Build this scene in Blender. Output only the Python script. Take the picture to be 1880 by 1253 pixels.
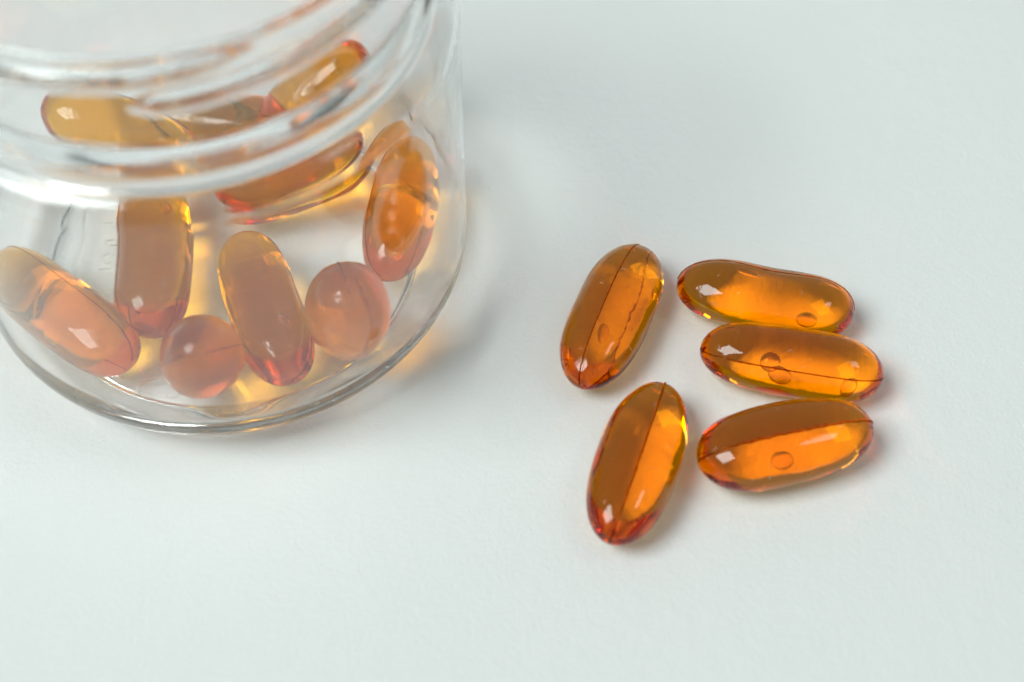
import bpy, bmesh, math, random
from mathutils import Vector, Matrix, noise

MM = 0.001
R = math.radians
scene = bpy.context.scene
for o in list(bpy.data.objects):
    bpy.data.objects.remove(o)
col = scene.collection

# ------------------------------------------------------------------ camera
PITCH, DIST, LENS = R(53.86), 0.20001, 2700 * 36.0 / 1880.0
cam_d = bpy.data.cameras.new('camera')
cam = bpy.data.objects.new('camera', cam_d)
col.objects.link(cam)
cam.location = (0, -DIST * math.cos(PITCH), DIST * math.sin(PITCH))
cam.rotation_euler = (math.pi / 2 - PITCH, 0, 0)
cam_d.sensor_width = 36.0
cam_d.lens = LENS
cam_d.clip_start = 0.005
cam_d.clip_end = 20.0
cam_d.dof.use_dof = True
cam_d.dof.focus_distance = 0.197
cam_d.dof.aperture_fstop = 13.0
scene.camera = cam

# ------------------------------------------------------------------ room light
world = bpy.data.worlds.new('World')
scene.world = world
world.use_nodes = True
bg = world.node_tree.nodes['Background']
bg.inputs['Color'].default_value = (0.885, 1.0, 0.98, 1)
bg.inputs['Strength'].default_value = 0.32


def area(name, direction, dist, size, size_y, power, colour):
    d = bpy.data.lights.new(name, 'AREA')
    d.shape = 'RECTANGLE'
    d.size, d.size_y = size, size_y
    d.energy = power
    d.color = colour
    o = bpy.data.objects.new(name, d)
    col.objects.link(o)
    v = Vector(direction).normalized()
    o.location = Vector((0.01, -0.005, 0)) + v * dist
    o.rotation_euler = v.to_track_quat('Z', 'Y').to_euler()
    return o


area('window_light', (-0.55, -0.20, 0.81), 2.4, 1.15, 1.15, 45.5, (0.905, 1.0, 0.978))
area('far_window_light', (0.50, -0.03, 0.86), 1.5, 0.34, 0.20, 0.9, (0.93, 1.0, 0.965))

vs = scene.view_settings
vs.view_transform = 'Standard'
vs.look = 'None'
vs.exposure = 0.0
vs.gamma = 1.0
vs.use_curve_mapping = False

cy = scene.cycles
cy.use_denoising = True
cy.max_bounces = 32
cy.transmission_bounces = 32
cy.glossy_bounces = 12
cy.diffuse_bounces = 6
cy.transparent_max_bounces = 16
cy.volume_bounces = 2
cy.caustics_refractive = True
cy.caustics_reflective = True
cy.blur_glossy = 0.0
cy.sample_clamp_indirect = 0.0


# ------------------------------------------------------------------ materials
def new_mat(name):
    m = bpy.data.materials.new(name)
    m.use_nodes = True
    nt = m.node_tree
    nt.nodes.clear()
    out = nt.nodes.new('ShaderNodeOutputMaterial')
    return m, nt, out


def noise_node(nt, scale, detail=3.0, rough=0.55, vec=None):
    n = nt.nodes.new('ShaderNodeTexNoise')
    n.inputs['Scale'].default_value = scale
    n.inputs['Detail'].default_value = detail
    n.inputs['Roughness'].default_value = rough
    if vec is not None:
        nt.links.new(vec, n.inputs['Vector'])
    return n


def mat_paper():
    m, nt, out = new_mat('white_paper')
    L = nt.links.new
    b = nt.nodes.new('ShaderNodeBsdfPrincipled')
    tc = nt.nodes.new('ShaderNodeTexCoord')
    mot = noise_node(nt, 26, 4, 0.6, tc.outputs['Object'])
    ramp = nt.nodes.new('ShaderNodeValToRGB')
    ramp.color_ramp.elements[0].position = 0.3
    ramp.color_ramp.elements[0].color = (0.808, 0.812, 0.808, 1)
    ramp.color_ramp.elements[1].position = 0.7
    ramp.color_ramp.elements[1].color = (0.822, 0.822, 0.818, 1)
    L(mot.outputs['Fac'], ramp.inputs['Fac'])
    vo = nt.nodes.new('ShaderNodeTexVoronoi')
    vo.inputs['Scale'].default_value = 34
    L(tc.outputs['Object'], vo.inputs['Vector'])
    sp = nt.nodes.new('ShaderNodeMapRange')
    sp.inputs['From Min'].default_value = 0.003
    sp.inputs['From Max'].default_value = 0.0065
    sp.inputs['To Min'].default_value = 0.62
    sp.inputs['To Max'].default_value = 1.0
    L(vo.outputs['Distance'], sp.inputs['Value'])
    mul = nt.nodes.new('ShaderNodeMix'); mul.data_type = 'RGBA'; mul.blend_type = 'MULTIPLY'
    mul.inputs[0].default_value = 1.0
    L(ramp.outputs['Color'], mul.inputs[6])
    L(sp.outputs['Result'], mul.inputs[7])
    L(mul.outputs[2], b.inputs['Base Color'])
    b.inputs['Roughness'].default_value = 0.85
    b.inputs['Specular IOR Level'].default_value = 0.32
    g1 = noise_node(nt, 1500, 4, 0.65, tc.outputs['Object'])
    g2 = noise_node(nt, 350, 3, 0.6, tc.outputs['Object'])
    g3 = noise_node(nt, 40, 2, 0.5, tc.outputs['Object'])
    a1 = nt.nodes.new('ShaderNodeMath'); a1.operation = 'MULTIPLY_ADD'
    L(g2.outputs['Fac'], a1.inputs[0]); a1.inputs[1].default_value = 1.0
    L(g1.outputs['Fac'], a1.inputs[2])
    a2 = nt.nodes.new('ShaderNodeMath'); a2.operation = 'MULTIPLY_ADD'
    L(g3.outputs['Fac'], a2.inputs[0]); a2.inputs[1].default_value = 1.2
    L(a1.outputs[0], a2.inputs[2])
    bp = nt.nodes.new('ShaderNodeBump')
    bp.inputs['Strength'].default_value = 0.8
    bp.inputs['Distance'].default_value = 0.00014
    L(a2.outputs[0], bp.inputs['Height'])
    L(bp.outputs['Normal'], b.inputs['Normal'])
    L(b.outputs[0], out.inputs['Surface'])
    return m


def mat_plastic():
    m, nt, out = new_mat('clear_plastic')
    L = nt.links.new
    g = nt.nodes.new('ShaderNodeBsdfGlass')
    g.inputs['Color'].default_value = (0.999, 1.0, 0.9995, 1)
    g.inputs['Roughness'].default_value = 0.0
    g.inputs['IOR'].default_value = 1.55
    tc = nt.nodes.new('ShaderNodeTexCoord')
    n = noise_node(nt, 90, 2, 0.5, tc.outputs['Object'])
    bp = nt.nodes.new('ShaderNodeBump')
    bp.inputs['Strength'].default_value = 0.32
    bp.inputs['Distance'].default_value = 0.00012
    L(n.outputs['Fac'], bp.inputs['Height'])
    L(bp.outputs['Normal'], g.inputs['Normal'])
    # the blown plastic is faintly hazy and scuffed
    df = nt.nodes.new('ShaderNodeBsdfDiffuse')
    df.inputs['Color'].default_value = (0.85, 0.87, 0.86, 1)
    hz = noise_node(nt, 120, 5, 0.65, tc.outputs['Object'])
    mr = nt.nodes.new('ShaderNodeMapRange')
    mr.inputs['From Min'].default_value = 0.3
    mr.inputs['From Max'].default_value = 0.75
    mr.inputs['To Min'].default_value = 0.014
    mr.inputs['To Max'].default_value = 0.034
    L(hz.outputs['Fac'], mr.inputs['Value'])
    mx = nt.nodes.new('ShaderNodeMixShader')
    L(mr.outputs['Result'], mx.inputs['Fac'])
    L(g.outputs[0], mx.inputs[1])
    L(df.outputs[0], mx.inputs[2])
    L(mx.outputs[0], out.inputs['Surface'])
    return m


def mat_gel(name, density=500.0, colour=(0.984, 0.884, 0.01), ior=1.47, skin=(1.0, 0.838, 0.40)):
    m, nt, out = new_mat(name)
    L = nt.links.new
    # the dyed gelatin skin tints whatever passes through it; the skin's gloss stays white
    g = nt.nodes.new('ShaderNodeBsdfRefraction')
    g.inputs['Color'].default_value = (*skin, 1)
    g.inputs['Roughness'].default_value = 0.0
    g.inputs['IOR'].default_value = ior
    gl = nt.nodes.new('ShaderNodeBsdfAnisotropic')
    gl.inputs['Color'].default_value = (1, 1, 1, 1)
    gl.inputs['Roughness'].default_value = 0.0
    fr = nt.nodes.new('ShaderNodeFresnel')
    fr.inputs['IOR'].default_value = ior
    ms = nt.nodes.new('ShaderNodeMixShader')
    L(fr.outputs[0], ms.inputs['Fac'])
    L(g.outputs[0], ms.inputs[1])
    L(gl.outputs[0], ms.inputs[2])
    tc = nt.nodes.new('ShaderNodeTexCoord')
    n = noise_node(nt, 260, 3, 0.55, tc.outputs['Object'])
    n2 = noise_node(nt, 3000, 2, 0.6, tc.outputs['Object'])
    ad = nt.nodes.new('ShaderNodeMath'); ad.operation = 'MULTIPLY_ADD'
    L(n2.outputs['Fac'], ad.inputs[0]); ad.inputs[1].default_value = 0.10
    L(n.outputs['Fac'], ad.inputs[2])
    bp = nt.nodes.new('ShaderNodeBump')
    bp.inputs['Strength'].default_value = 0.32
    bp.inputs['Distance'].default_value = 0.0001
    L(ad.outputs[0], bp.inputs['Height'])
    for nd in (g, gl, fr):
        L(bp.outputs['Normal'], nd.inputs['Normal'])
    L(ms.outputs[0], out.inputs['Surface'])
    va = nt.nodes.new('ShaderNodeVolumeAbsorption')
    va.inputs['Color'].default_value = (*colour, 1)
    va.inputs['Density'].default_value = density
    L(va.outputs[0], out.inputs['Volume'])
    return m


def mat_simple_glass(name, colour, ior):
    m, nt, out = new_mat(name)
    g = nt.nodes.new('ShaderNodeBsdfGlass')
    g.inputs['Color'].default_value = (*colour, 1)
    g.inputs['Roughness'].default_value = 0.0
    g.inputs['IOR'].default_value = ior
    nt.links.new(g.outputs[0], out.inputs['Surface'])
    return m


M_PAPER = mat_paper()
M_JAR = mat_plastic()
M_GEL = mat_gel('amber_gelatin')
M_SEAM = mat_simple_glass('amber_seam', (0.74, 0.50, 0.26), 1.28)
def mat_dust():
    m, nt, out = new_mat('pale_dust')
    d = nt.nodes.new('ShaderNodeBsdfPrincipled')
    n = noise_node(nt, 4000)
    r = nt.nodes.new('ShaderNodeValToRGB')
    r.color_ramp.elements[0].color = (0.62, 0.52, 0.40, 1)
    r.color_ramp.elements[1].color = (0.78, 0.72, 0.62, 1)
    nt.links.new(n.outputs['Fac'], r.inputs['Fac'])
    nt.links.new(r.outputs['Color'], d.inputs['Base Color'])
    d.inputs['Roughness'].default_value = 0.9
    nt.links.new(d.outputs[0], out.inputs['Surface'])
    return m


M_DUST = mat_dust()
M_BUB = mat_simple_glass('bubble_interface', (1.0, 0.93, 0.8), 0.79)


# ------------------------------------------------------------------ helpers
def link(name, me, mat=None, parent=None):
    o = bpy.data.objects.new(name, me)
    col.objects.link(o)
    if mat is not None:
        me.materials.append(mat)
    if parent is not None:
        o.parent = parent
    return o


def tag(o, label=None, category=None, group=None, kind=None):
    for k, v in (('label', label), ('category', category), ('group', group), ('kind', kind)):
        if v:
            o[k] = v


def smooth(me):
    me.polygons.foreach_set('use_smooth', [True] * len(me.polygons))
    me.update()


# ------------------------------------------------------------------ setting: the sheet
me = bpy.data.meshes.new('paper_surface')
me.from_pydata([(-0.9, -0.7, 0), (0.9, -0.7, 0), (0.9, 0.9, 0), (-0.9, 0.9, 0)], [], [(0, 1, 2, 3)])
paper = link('paper_surface', me, M_PAPER)
tag(paper, 'white matte paper surface under the jar and the capsules', None, None, 'structure')

# ------------------------------------------------------------------ the jar
JX, JY = -39.16, 14.14
RB, HEEL = 33.0, 8.0


def arc(cx, cz, r, a0, a1, n):
    return [(cx + r * math.cos(R(a0 + (a1 - a0) * i / n)), cz + r * math.sin(R(a0 + (a1 - a0) * i / n))) for i in range(n + 1)]


def lin(p, q, n, ends=True):
    pts = [(p[0] + (q[0] - p[0]) * i / n, p[1] + (q[1] - p[1]) * i / n) for i in range(n + 1)]
    return pts if ends else pts[1:-1]


NECK = 29.2
prof = []          # (r, z, region)


def add(pts, reg):
    for p in pts:
        if prof and math.hypot(prof[-1][0] - p[0], prof[-1][1] - p[1]) < 1e-4:
            continue
        prof.append((p[0], p[1], reg))


# outside, from the middle of the underside outwards and up
add(lin((0.4, 1.02), (25.0, 0.92), 8), 'base')
add(arc(25.0, 0.77, 0.15, 90, 8, 4), 'base')
add(lin((25.18, 0.6), (25.3, 0.25), 3), 'base')
add(arc(25.6, 0.25, 0.22, 185, 265, 4), 'base')
add([(26.0, 0.03), (26.4, 0.04), (26.8, 0.14), (27.1, 0.27)], 'base')
add(arc(25.0, 8.0, 8.0, -72, 0, 16), 'base')
add(lin((33.0, 8.0), (33.0, 44.4), 14), 'body_wall')
add(arc(29.9, 44.4, 3.1, 0, 78, 10), 'shoulder')
add([(30.1, 47.62), (29.92, 47.85), (29.86, 48.1), (29.95, 48.35)], 'shoulder')
add([(29.85 - 0.5 * i / 20 + 0.95 * math.sin(math.pi * i / 20) ** 0.9, 48.4 + 5.0 * i / 20) for i in range(1, 20)], 'neck_bead')
add([(29.33, 53.45), (29.25, 53.7), (NECK, 54.0)], 'neck_bead')
add(lin((NECK, 54.0), (NECK, 64.4), 64), 'screw_neck')
add(arc(NECK - 0.6, 64.6, 0.6, 0, 90, 6), 'rim')
add(arc(28.55, 64.75, 0.45, 90, 180, 6), 'rim')
# inside, from the rim down
add(lin((28.1, 64.4), (28.1, 53.6), 8), 'screw_neck')
add(lin((28.1, 53.4), (28.1, 48.6), 5), 'neck_bead')
add([(28.13, 48.1), (28.25, 47.6), (28.5, 47.15)], 'neck_bead')
add(arc(29.5, 44.2, 2.8, 110, 0, 12), 'shoulder')
add(lin((32.3, 44.2), (32.3, 9.0), 14), 'body_wall')
add(arc(25.2, 8.8, 7.1, 0, -78, 18), 'base')
add([(26.3, 1.74), (26.1, 1.72), (25.95, 1.78)], 'base')
add(lin((25.9, 1.88), (25.8, 2.15), 3), 'base')
add(arc(25.62, 2.13, 0.16, 10, 85, 4), 'base')
add(lin((25.4, 2.29), (0.4, 2.24), 8), 'base')

SEG = 300
# two starts of the screw thread: (angle where it starts, z there, angle where it ends, slope mm/deg)
THREADS = [(-83.5, 59.1, 95.0, 0.034), (-243.0, 57.4, -62.0, 0.034)]


def thread_bump(phi, z):
    best = 0.0
    which = -1
    for i, (a0, z0, a1, sl) in enumerate(THREADS):
        for k in (-360, 0, 360):
            a = phi + k
            if a < a0 - 3 or a > a1 + 3:
                continue
            zc = z0 + (a - a0) * sl
            tap = min(1.0, max(0.0, (a - a0 + 3) / 7.0)) * min(1.0, max(0.0, (a1 + 3 - a) / 16.0))
            tap = tap * tap * (3 - 2 * tap)
            hw = 0.45 + 1.2 * tap
            u = (z - zc) / hw
            if abs(u) < 1.0:
                h = 1.3 * tap * (1 - u * u) ** 1.15
                if h > best:
                    best, which = h, i
    return best, which


verts, thr = [], []
for (r, z, reg) in prof:
    for s in range(SEG):
        a = 2 * math.pi * s / SEG
        rr = r
        w = -1
        if reg == 'screw_neck' and r > 29:
            deg = math.degrees(a)
            if deg > 180:
                deg -= 360
            bmp, w = thread_bump(deg, z)
            rr = r + bmp
            if bmp < 0.02:
                w = -1
        # slight unevenness of the blown wall
        if reg in ('body_wall', 'shoulder') and r < 32.6:
            rr += 0.10 * noise.noise(Vector((math.cos(a) * 2.0, math.sin(a) * 2.0, z * 0.05))) * (1 if reg == 'body_wall' else 0.6)
        verts.append(Vector((rr * math.cos(a), rr * math.sin(a), z)) * MM)
        thr.append(w)
faces, freg = [], []
N = len(prof)
for i in range(N - 1):
    reg = prof[i + 1][2] if prof[i][2] != prof[i + 1][2] else prof[i][2]
    for s in range(SEG):
        s2 = (s + 1) % SEG
        f = (i * SEG + s, i * SEG + s2, (i + 1) * SEG + s2, (i + 1) * SEG + s)
        faces.append(f)
        w = max(thr[k] for k in f)
        freg.append(reg if w < 0 else 'screw_thread%d' % w)
# close the two little discs in the middle of the floor
c0 = len(verts)
verts.append(Vector((0, 0, prof[0][1])) * MM)
verts.append(Vector((0, 0, prof[-1][1])) * MM)
for s in range(SEG):
    s2 = (s + 1) % SEG
    faces.append((s2, s, c0)); freg.append('base')
    faces.append(((N - 1) * SEG + s, (N - 1) * SEG + s2, c0 + 1)); freg.append('base')

whole = bpy.data.meshes.new('whole_jar')
whole.from_pydata([tuple(v) for v in verts], [], faces)
bm = bmesh.new(); bm.from_mesh(whole)
bmesh.ops.recalc_face_normals(bm, faces=bm.faces)
bm.to_mesh(whole); bm.free()
smooth(whole)
vnorm = [v.normal.copy() for v in whole.vertices]
wfaces = [tuple(p.vertices) for p in whole.polygons]
bpy.data.meshes.remove(whole)

jar = bpy.data.objects.new('plastic_jar', None)
col.objects.link(jar)
jar.location = (JX * MM, JY * MM, 0.00005)
tag(jar, 'open clear plastic jar with screw neck holding amber capsules on the paper', 'jar')
jar_parts = {}
for reg in sorted(set(freg)):
    fs = [f for f, g in zip(wfaces, freg) if g == reg]
    ids = sorted({k for f in fs for k in f})
    mp = {k: i for i, k in enumerate(ids)}
    m2 = bpy.data.meshes.new(reg)
    m2.from_pydata([tuple(verts[k]) for k in ids], [], [tuple(mp[k] for k in f) for f in fs])
    smooth(m2)
    m2.normals_split_custom_set_from_vertices([vnorm[k] for k in ids])
    nm = 'screw_thread' if reg.startswith('screw_thread') else reg
    jar_parts[reg] = link(nm, m2, M_JAR, jar)


# raised moulding mark in the floor of the jar: a rounded frame and a few worn raised shapes
def ridge(path, closed, w, h):
    vs, fs = [], []
    n = len(path)
    for i, p in enumerate(path):
        a = path[(i - 1) % n] if (closed or i > 0) else p
        b = path[(i + 1) % n] if (closed or i < n - 1) else p
        d = (Vector(b) - Vector(a)).normalized()
        q = Vector((-d.y, d.x))
        for (o_, z_) in ((-w, 0.0), (-w * 0.5, h), (w * 0.5, h), (w, 0.0)):
            vs.append(((p[0] + q.x * o_) * MM, (p[1] + q.y * o_) * MM, z_ * MM))
    rng = n if closed else n - 1
    for i in range(rng):
        j = (i + 1) % n
        for k in range(4):
            k2 = (k + 1) % 4
            fs.append((i * 4 + k, i * 4 + k2, j * 4 + k2, j * 4 + k))
    if not closed:
        fs.append((0, 3, 2, 1))
        e = (n - 1) * 4
        fs.append((e, e + 1, e + 2, e + 3))
    return vs, fs


def rrect(cx, cy_, hx, hy, r):
    pts = []
    for (sx, sy, a0) in ((1, 1, 0), (-1, 1, 90), (-1, -1, 180), (1, -1, 270)):
        for i in range(7):
            a = R(a0 + 15 * i)
            pts.append((cx + sx * (hx - r) + r * math.cos(a), cy_ + sy * (hy - r) + r * math.sin(a)))
    return pts


def oval(cx, cy_, rx, ry, a0=0, a1=360, n=20):
    return [(cx + rx * math.cos(R(a0 + (a1 - a0) * i / n)), cy_ + ry * math.sin(R(a0 + (a1 - a0) * i / n))) for i in range(n + (0 if a1 - a0 == 360 else 1))]


mv, mf = [], []
for path, cl, w, h in [
        (rrect(-17.2, -1.5, 4.6, 7.4, 2.0), True, 0.28, 0.08),
        (oval(-17.6, 1.2, 0.9, 0.62), True, 0.22, 0.08),
        (oval(-15.6, 1.2, 0.8, 0.62), True, 0.22, 0.08),
        (oval(-17.7, -1.4, 0.9, 0.7, 40, 300), False, 0.22, 0.08),
        ([(-18.6, -3.2), (-17.6, -3.1), (-16.9, -3.1)], False, 0.2, 0.08),
        (oval(-7.5, -23.2, 2.2, 1.6, 90, 230, 10), False, 0.2, 0.08),
        ([(-5.9, -24.2), (-5.2, -24.5), (-4.6, -24.4), (-4.1, -23.9)], False, 0.22, 0.08)]:
    v, f = ridge(path, cl, w, h)
    b = len(mv)
    mv += v
    mf += [tuple(k + b for k in q) for q in f]
m2 = bpy.data.meshes.new('moulding_mark')
m2.from_pydata(mv, [], mf)
bm = bmesh.new(); bm.from_mesh(m2); bmesh.ops.recalc_face_normals(bm, faces=bm.faces); bm.to_mesh(m2); bm.free()
mk = link('moulding_mark', m2, M_JAR, jar_parts['base'])
mk.location = (0, 0, 2.30 * MM)

# ------------------------------------------------------------------ softgel capsules
NT, NP = 84, 112


def make_capsule(name, label, group, L, W, n, tap=0.0, seam=90.0, crease=0.05, bend=0.0, dents=(), bubbles=(), seed=0, seam_wob=1.0, under=0.0, flat=0.82, seam_r=0.12, dust=0):
    """axis along local X; returns root Empty and min z of the body (mm), body centred on 0"""
    rnd = random.Random(seed)
    off = Vector((rnd.uniform(-50, 50), rnd.uniform(-50, 50), rnd.uniform(-50, 50)))
    es = R(seam)
    knorm = 1.0 - crease * 0.25

    def P(t, phi):
        r = W / 2 * math.sqrt(max(0.0, 1 - abs(t) ** n)) * (1 + tap * t)
        s = abs(math.sin(phi - es))
        # sharpness of the two-plate seam fades towards the ends
        k = 1.0 - crease * (1 - s) * (1 - 0.6 * t ** 4) * (1.0 if math.cos(phi - es) > 0 else under)
        r *= k / knorm
        for (dt, dphi, st, sp, dep) in dents:
            dp = (phi - R(dphi) + math.pi) % (2 * math.pi) - math.pi
            r -= dep * math.exp(-((t - dt) / st) ** 2 - (dp / R(sp)) ** 2) * (1 - abs(t) ** n)
        p = Vector((t * L / 2, r * math.cos(phi), r * math.sin(phi) * flat))
        nn = noise.noise(p * 0.16 + off) * 0.16 + noise.noise(p * 0.45 + off) * 0.03
        q = Vector((0, math.cos(phi), math.sin(phi)))
        p += q * nn * min(1.0, r / 2.0)
        p.y += bend * (1 - t * t) - bend * 0.5
        return p

    ts = []
    for i in range(1, NT):
        u = -1 + 2 * i / NT
        ts.append(math.copysign(1 - (1 - abs(u)) ** 2.0, u))
    # angular samples packed near the two seams
    ph = []
    for half in (0, 1):
        for j in range(NP // 2):
            u = j / (NP // 2)
            w_ = u - 0.115 * math.sin(2 * math.pi * u) / 1.0 * 1.15
            ph.append(es + math.pi * (half + w_))
    vs = [P(t, p) for t in ts for p in ph]
    fs = []
    m = len(ph)
    for i in range(len(ts) - 1):
        for j in range(m):
            j2 = (j + 1) % m
            fs.append((i * m + j, i * m + j2, (i + 1) * m + j2, (i + 1) * m + j))
    a, b = len(vs), len(vs) + 1
    vs.append(P(-1, 0)); vs.append(P(1, 0))
    for j in range(m):
        j2 = (j + 1) % m
        fs.append((j2, j, a))
        e = (len(ts) - 1) * m
        fs.append((e + j, e + j2, b))
    root = bpy.data.objects.new(name, None)
    root.empty_display_size = 0.005
    col.objects.link(root)
    tag(root, label, 'capsule', group)
    me_ = bpy.data.meshes.new('gelatin_shell')
    me_.from_pydata([tuple(v * MM) for v in vs], [], fs)
    bm_ = bmesh.new(); bm_.from_mesh(me_); bmesh.ops.recalc_face_normals(bm_, faces=bm_.faces); bm_.to_mesh(me_); bm_.free()
    smooth(me_)
    link('gelatin_shell', me_, M_GEL, root)

    # seam: a fine irregular welt all the way round the plane of the two plates
    path = []
    K = 90
    for side in ((0, 1) if under > 0 else (0,)):
        for i in range(K + (0 if under > 0 else 1)):
            u = -1 + 2 * i / K
            t = math.copysign(1 - (1 - abs(u)) ** 1.6, u)
            if under <= 0:
                t *= 0.997
            if side:
                t = -t
            wob = 0.010 * seam_wob * noise.noise(Vector((t * 9, side * 7.0, seed)))+ 0.006 * seam_wob * noise.noise(Vector((t * 40, side * 7.0, seed)))
            p = P(t, es + math.pi * side + wob * (5.0 if side else 1.0))
            path.append(p)
    sv, sf = [], []
    n_ = len(path)
    nrm = Vector((0, -math.sin(es), math.cos(es)))   # across the seam
    for i, p in enumerate(path):
        if under > 0:
            d = (path[(i + 1) % n_] - path[(i - 1) % n_]).normalized()
        else:
            d = (path[min(i + 1, n_ - 1)] - path[max(i - 1, 0)]).normalized()
        o_ = d.cross(nrm).normalized()
        if o_.dot(p) < 0:
            o_ = -o_
        rad = seam_r * (0.7 + 0.9 * abs(noise.noise(Vector((i * 0.31, seed, 3.1)))))
        if i >= K:
            rad *= 0.55 * (0.4 + 1.6 * abs(noise.noise(Vector((i * 0.9, seed, 8.1)))))
        for k in range(6):
            a_ = math.pi * 2 * k / 6
            sv.append(tuple((p + o_ * (rad * 0.75 * math.cos(a_) + 0.015) + nrm * (rad * math.sin(a_))) * MM))
    if under <= 0:
        sf.append(tuple(range(5, -1, -1)))
        sf.append(tuple(range((n_ - 1) * 6, n_ * 6)))
    for i in range(n_ if under > 0 else n_ - 1):
        j = (i + 1) % n_
        for k in range(6):
            k2 = (k + 1) % 6
            sf.append((i * 6 + k, i * 6 + k2, j * 6 + k2, j * 6 + k))
    ms = bpy.data.meshes.new('seam')
    ms.from_pydata(sv, [], sf)
    bm_ = bmesh.new(); bm_.from_mesh(ms); bmesh.ops.recalc_face_normals(bm_, faces=bm_.faces); bm_.to_mesh(ms); bm_.free()
    smooth(ms)
    link('seam', ms, M_SEAM, root)

    for bub in bubbles:
        t, phd, ra, rb, rot = bub[:5]
        p = P(t, R(phd))
        e = 1e-3
        du = (P(t + e, R(phd)) - p).normalized()
        dv = (P(t, R(phd) + e) - p).normalized()
        nn = du.cross(dv).normalized()
        if nn.dot(Vector((0, p.y, p.z))) < 0:
            nn = -nn
        dv = nn.cross(du).normalized()
        th = bub[5] if len(bub) > 5 else 0.30 * min(ra, rb)
        c = p - nn * (th + 0.28)
        ca, sa = math.cos(R(rot)), math.sin(R(rot))
        ax, bx = du * ca + dv * sa, dv * ca - du * sa
        bmb = bmesh.new()
        bmesh.ops.create_uvsphere(bmb, u_segments=40, v_segments=20, radius=1.0)
        for v in bmb.verts:
            q = v.co
            v.co = (c + ax * (q.x * ra) + bx * (q.y * rb) + nn * (q.z * th)) * MM
        bmesh.ops.recalc_face_normals(bmb, faces=bmb.faces)
        mb = bpy.data.meshes.new('air_bubble')
        bmb.to_mesh(mb); bmb.free()
        smooth(mb)
        link('air_bubble', mb, M_BUB, root)
    if dust:
        dv_, df_ = [], []
        for k in range(dust):
            t, phd = rnd.uniform(-0.85, 0.85), rnd.uniform(25, 165)
            e = 1e-3
            p = P(t, R(phd))
            du = (P(t + e, R(phd)) - p).normalized()
            dw = (P(t, R(phd) + e) - p).normalized()
            nn = du.cross(dw).normalized()
            if nn.dot(Vector((0, p.y, p.z))) < 0:
                nn = -nn
            dw = nn.cross(du)
            a_ = rnd.uniform(0, math.pi)
            lx = du * math.cos(a_) + dw * math.sin(a_)
            ly = nn.cross(lx)
            ln = rnd.choice((0.04, 0.05, 0.06, 0.08, 0.16, 0.30))
            wd = rnd.uniform(0.018, 0.032)
            c = p + nn * 0.03
            b0 = len(dv_)
            for (sx, sy, sz) in ((-1, -1, -1), (1, -1, -1), (1, 1, -1), (-1, 1, -1), (-0.7, -0.6, 1), (0.7, -0.6, 1), (0.7, 0.6, 1), (-0.7, 0.6, 1)):
                dv_.append(tuple((c + lx * (ln * sx) + ly * (wd * sy) + nn * (0.015 * sz)) * MM))
            for f in ((3, 2, 1, 0), (4, 5, 6, 7), (0, 1, 5, 4), (1, 2, 6, 5), (2, 3, 7, 6), (3, 0, 4, 7)):
                df_.append(tuple(b0 + q for q in f))
        md = bpy.data.meshes.new('surface_dust')
        md.from_pydata(dv_, [], df_)
        od = link('surface_dust', md, M_DUST, root)
        od['kind'] = 'stuff'
    return root, me_


def place(root, me_, centre, axis, roll=0.0, rest=None):
    x = Vector(axis).normalized()
    up = Vector((0, 0, 1))
    y = up.cross(x).normalized()
    z = x.cross(y)
    M = Matrix((x, y, z)).transposed()
    M = M @ Matrix.Rotation(R(roll), 3, 'X')
    if rest is not None:
        zmin = min((M @ v.co).z for v in me_.vertices)
        cz = rest * MM - zmin
    else:
        cz = centre[2] * MM
    root.matrix_world = Matrix.Translation((centre[0] * MM, centre[1] * MM, cz)) @ M.to_4x4()


LG = 'loose capsules on the paper'
loose = [
    dict(c=(13.38, 1.4), ang=-111.7, L=24.84, W=10.36, n=2.86, tap=-0.05, seam=101, crease=0.12, seed=1, seam_wob=0.6, under=1.0,
         bubbles=[(0.46, 82, 1.5, 0.75, 15), (-0.34, 26, 1.0, 0.7, 10), (0.54, 20, 1.0, 0.4, 0)],
         label='loose amber capsule nearest the jar, tilted, above the lowest capsule'),
    dict(c=(34.22, 4.2), ang=-13.2, L=23.99, W=10.0, n=3.7, tap=0.05, seam=51, crease=0.02, seed=2, bend=0.0,
         dents=[(0.08, 62, 0.42, 38, 0.75)],
         bubbles=[(0.49, 148, 1.35, 1.0, 0), (-0.23, 76, 1.6, 0.6, -10), (0.70, 60, 1.4, 0.45, -10)],
         label='loose amber capsule with a dented upper edge, farthest of the three lying crosswise'),
    dict(c=(36.61, -6.4), ang=-11.3, L=23.97, W=9.75, n=3.55, tap=0.05, seam=136, crease=0.09, seed=3, seam_wob=0.3,
         bubbles=[(-0.24, 126, 1.3, 1.25, 20), (-0.12, 148, 1.55, 1.1, -15), (0.63, 153, 1.35, 0.95, 60), (-0.72, 64, 0.7, 0.3, 0)],
         label='loose amber capsule lying crosswise between the dented one and the rough-seamed one'),
    dict(c=(15.72, -21.7), ang=-109.1, L=24.32, W=10.33, n=2.43, tap=0.01, seam=84, crease=0.14, seed=4, seam_wob=1.0, seam_r=0.19,
         bubbles=[(0.15, 24, 1.05, 0.42, 0), (-0.07, 147, 1.5, 0.5, 0), (-0.79, 102, 0.4, 0.75, 0), (-0.79, 70, 0.45, 0.7, 0)],
         label='loose amber capsule lowest in the photo, bright seam along its middle'),
    dict(c=(34.40, -19.2), ang=13.96, L=23.19, W=10.8, n=2.95, tap=-0.06, seam=101, crease=0.09, seed=5, seam_wob=2.6, seam_r=0.19,
         bubbles=[(-0.19, 138, 1.45, 1.1, -10)],
         label='loose amber capsule with a rough dark seam, nearest of the three lying crosswise'),
]
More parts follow.
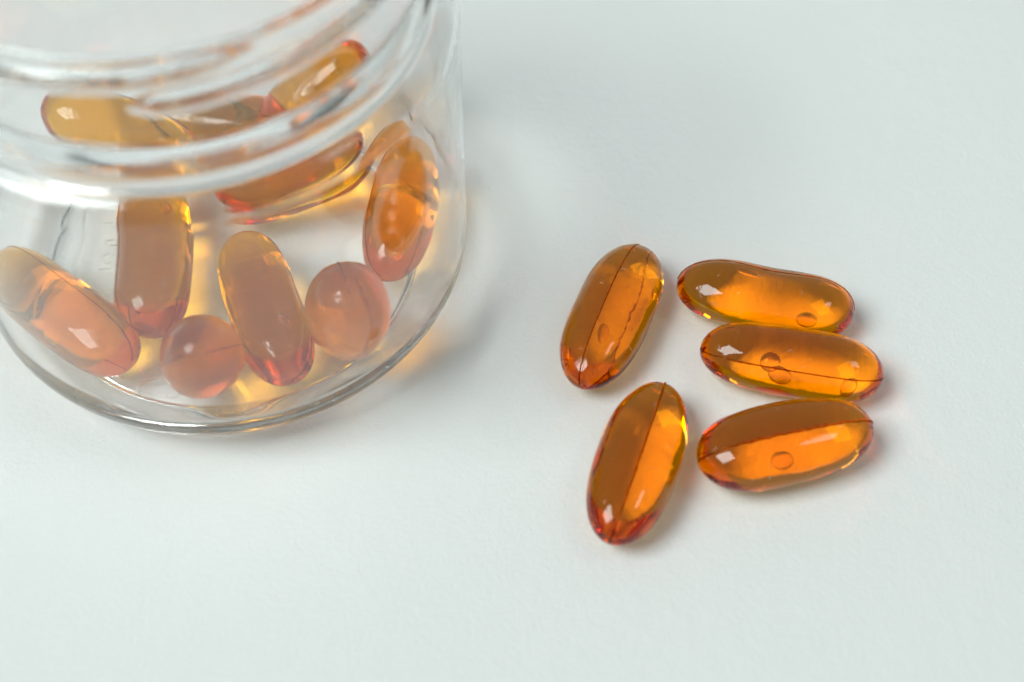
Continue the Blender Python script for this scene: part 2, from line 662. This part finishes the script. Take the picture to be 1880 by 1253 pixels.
for d in loose:
    root, me_ = make_capsule('softgel_capsule', d['label'], LG, d['L'], d['W'], d['n'], d['tap'], d['seam'], d['crease'],
                             d.get('bend', 0.0), d.get('dents', ()), d['bubbles'], d['seed'], d.get('seam_wob', 1.0), d.get('under', 0.0), d.get('flat', 0.8), d.get('seam_r', 0.12), 16)
    a = R(d['ang'])
    place(root, me_, (*d['c'], 0), (math.cos(a), math.sin(a), 0), 0, rest=0.02)

JG = 'capsules inside the jar'
F = 2.33
inside = [
    dict(c=(-20.4, -13.6, None), ax=(19.1, -15.9, 0), L=27, W=9.4, n=3.8, seam=60, seed=11,
         label='pale amber capsule lying along the left wall inside the jar'),
    dict(c=(-9.6, -5.6, None), ax=(0.10, -1.0, 0), L=24.5, W=10.4, n=4.2, seam=150, seed=12, bubbles=[(-0.3, 60, 1.0, 0.8, 0)],
         label='amber capsule in the jar between the left-wall one and the centre one, pointing forward'),
    dict(c=(6.3, -13.0, None), ax=(0.34, -0.94, 0), L=25.5, W=9.7, n=4.0, seam=20, seed=13, bubbles=[(0.45, 70, 1.0, 0.7, 20)],
         label='long amber capsule in the middle of the jar pointing towards the front wall'),
    dict(c=(0.1, -24.0, 10.7), ax=(0.2, -0.55, 0.81), L=20.5, W=10.5, n=2.8, flat=1.0, seam=0, seed=14, bubbles=[(0.6, 200, 0.7, 0.5, 0)],
         label='smaller amber capsule seen end-on at the front wall of the jar'),
    dict(c=(17.8, -17.4, 11.4), ax=(0.15, -0.48, 0.86), L=20.5, W=10.8, n=2.8, flat=1.14, seam=90, seed=15,
         label='larger amber capsule seen end-on right of the long centre one in the jar'),
    dict(c=(23.8, 4.2, None), ax=(0.14, 1.0, 0), L=25.5, W=10.0, n=2.9, seam=30, seed=16,
         label='deep orange capsule lying along the right wall inside the jar'),
    dict(c=(-15.2, 11.6, 14.2), ax=(-0.93, 0.2, 0.3), L=23, W=10.4, n=3.0, seam=215, seed=17,
         label='pale orange capsule seen through the jar neck, left one of the two that overlap'),
    dict(c=(-2.4, 20.2, None), ax=(-1.0, 0.12, 0), L=24, W=10.4, n=3.0, seam=20, seed=18,
         label='pinkish orange capsule seen through the jar neck, right one of the two that overlap'),
    dict(c=(11.2, 20.8, 12.6), ax=(0.75, 0.30, 0.55), L=20.5, W=10.4, n=3.0, seam=235, seed=19,
         label='bright orange capsule seen through the jar neck, slanting up to the right'),
    dict(c=(8.5, 9.6, None), ax=(0.86, 0.42, 0), L=23.5, W=10.4, n=3.0, seam=100, seed=20,
         label='orange capsule behind the long centre one, smeared into streaks under the jar shoulder'),
]
for d in inside:
    root, me_ = make_capsule('softgel_capsule', d['label'], JG, d['L'], d['W'], d['n'], d.get('tap', 0.0), d['seam'], d.get('crease', 0.035),
                             0.0, d.get('dents', ()), d.get('bubbles', ()), d['seed'], 0.6, 0.0, d.get('flat', 0.88))
    x, y, z = d['c']
    place(root, me_, (JX + x, JY + y, z), d['ax'], 0, rest=(F if z is None else None))
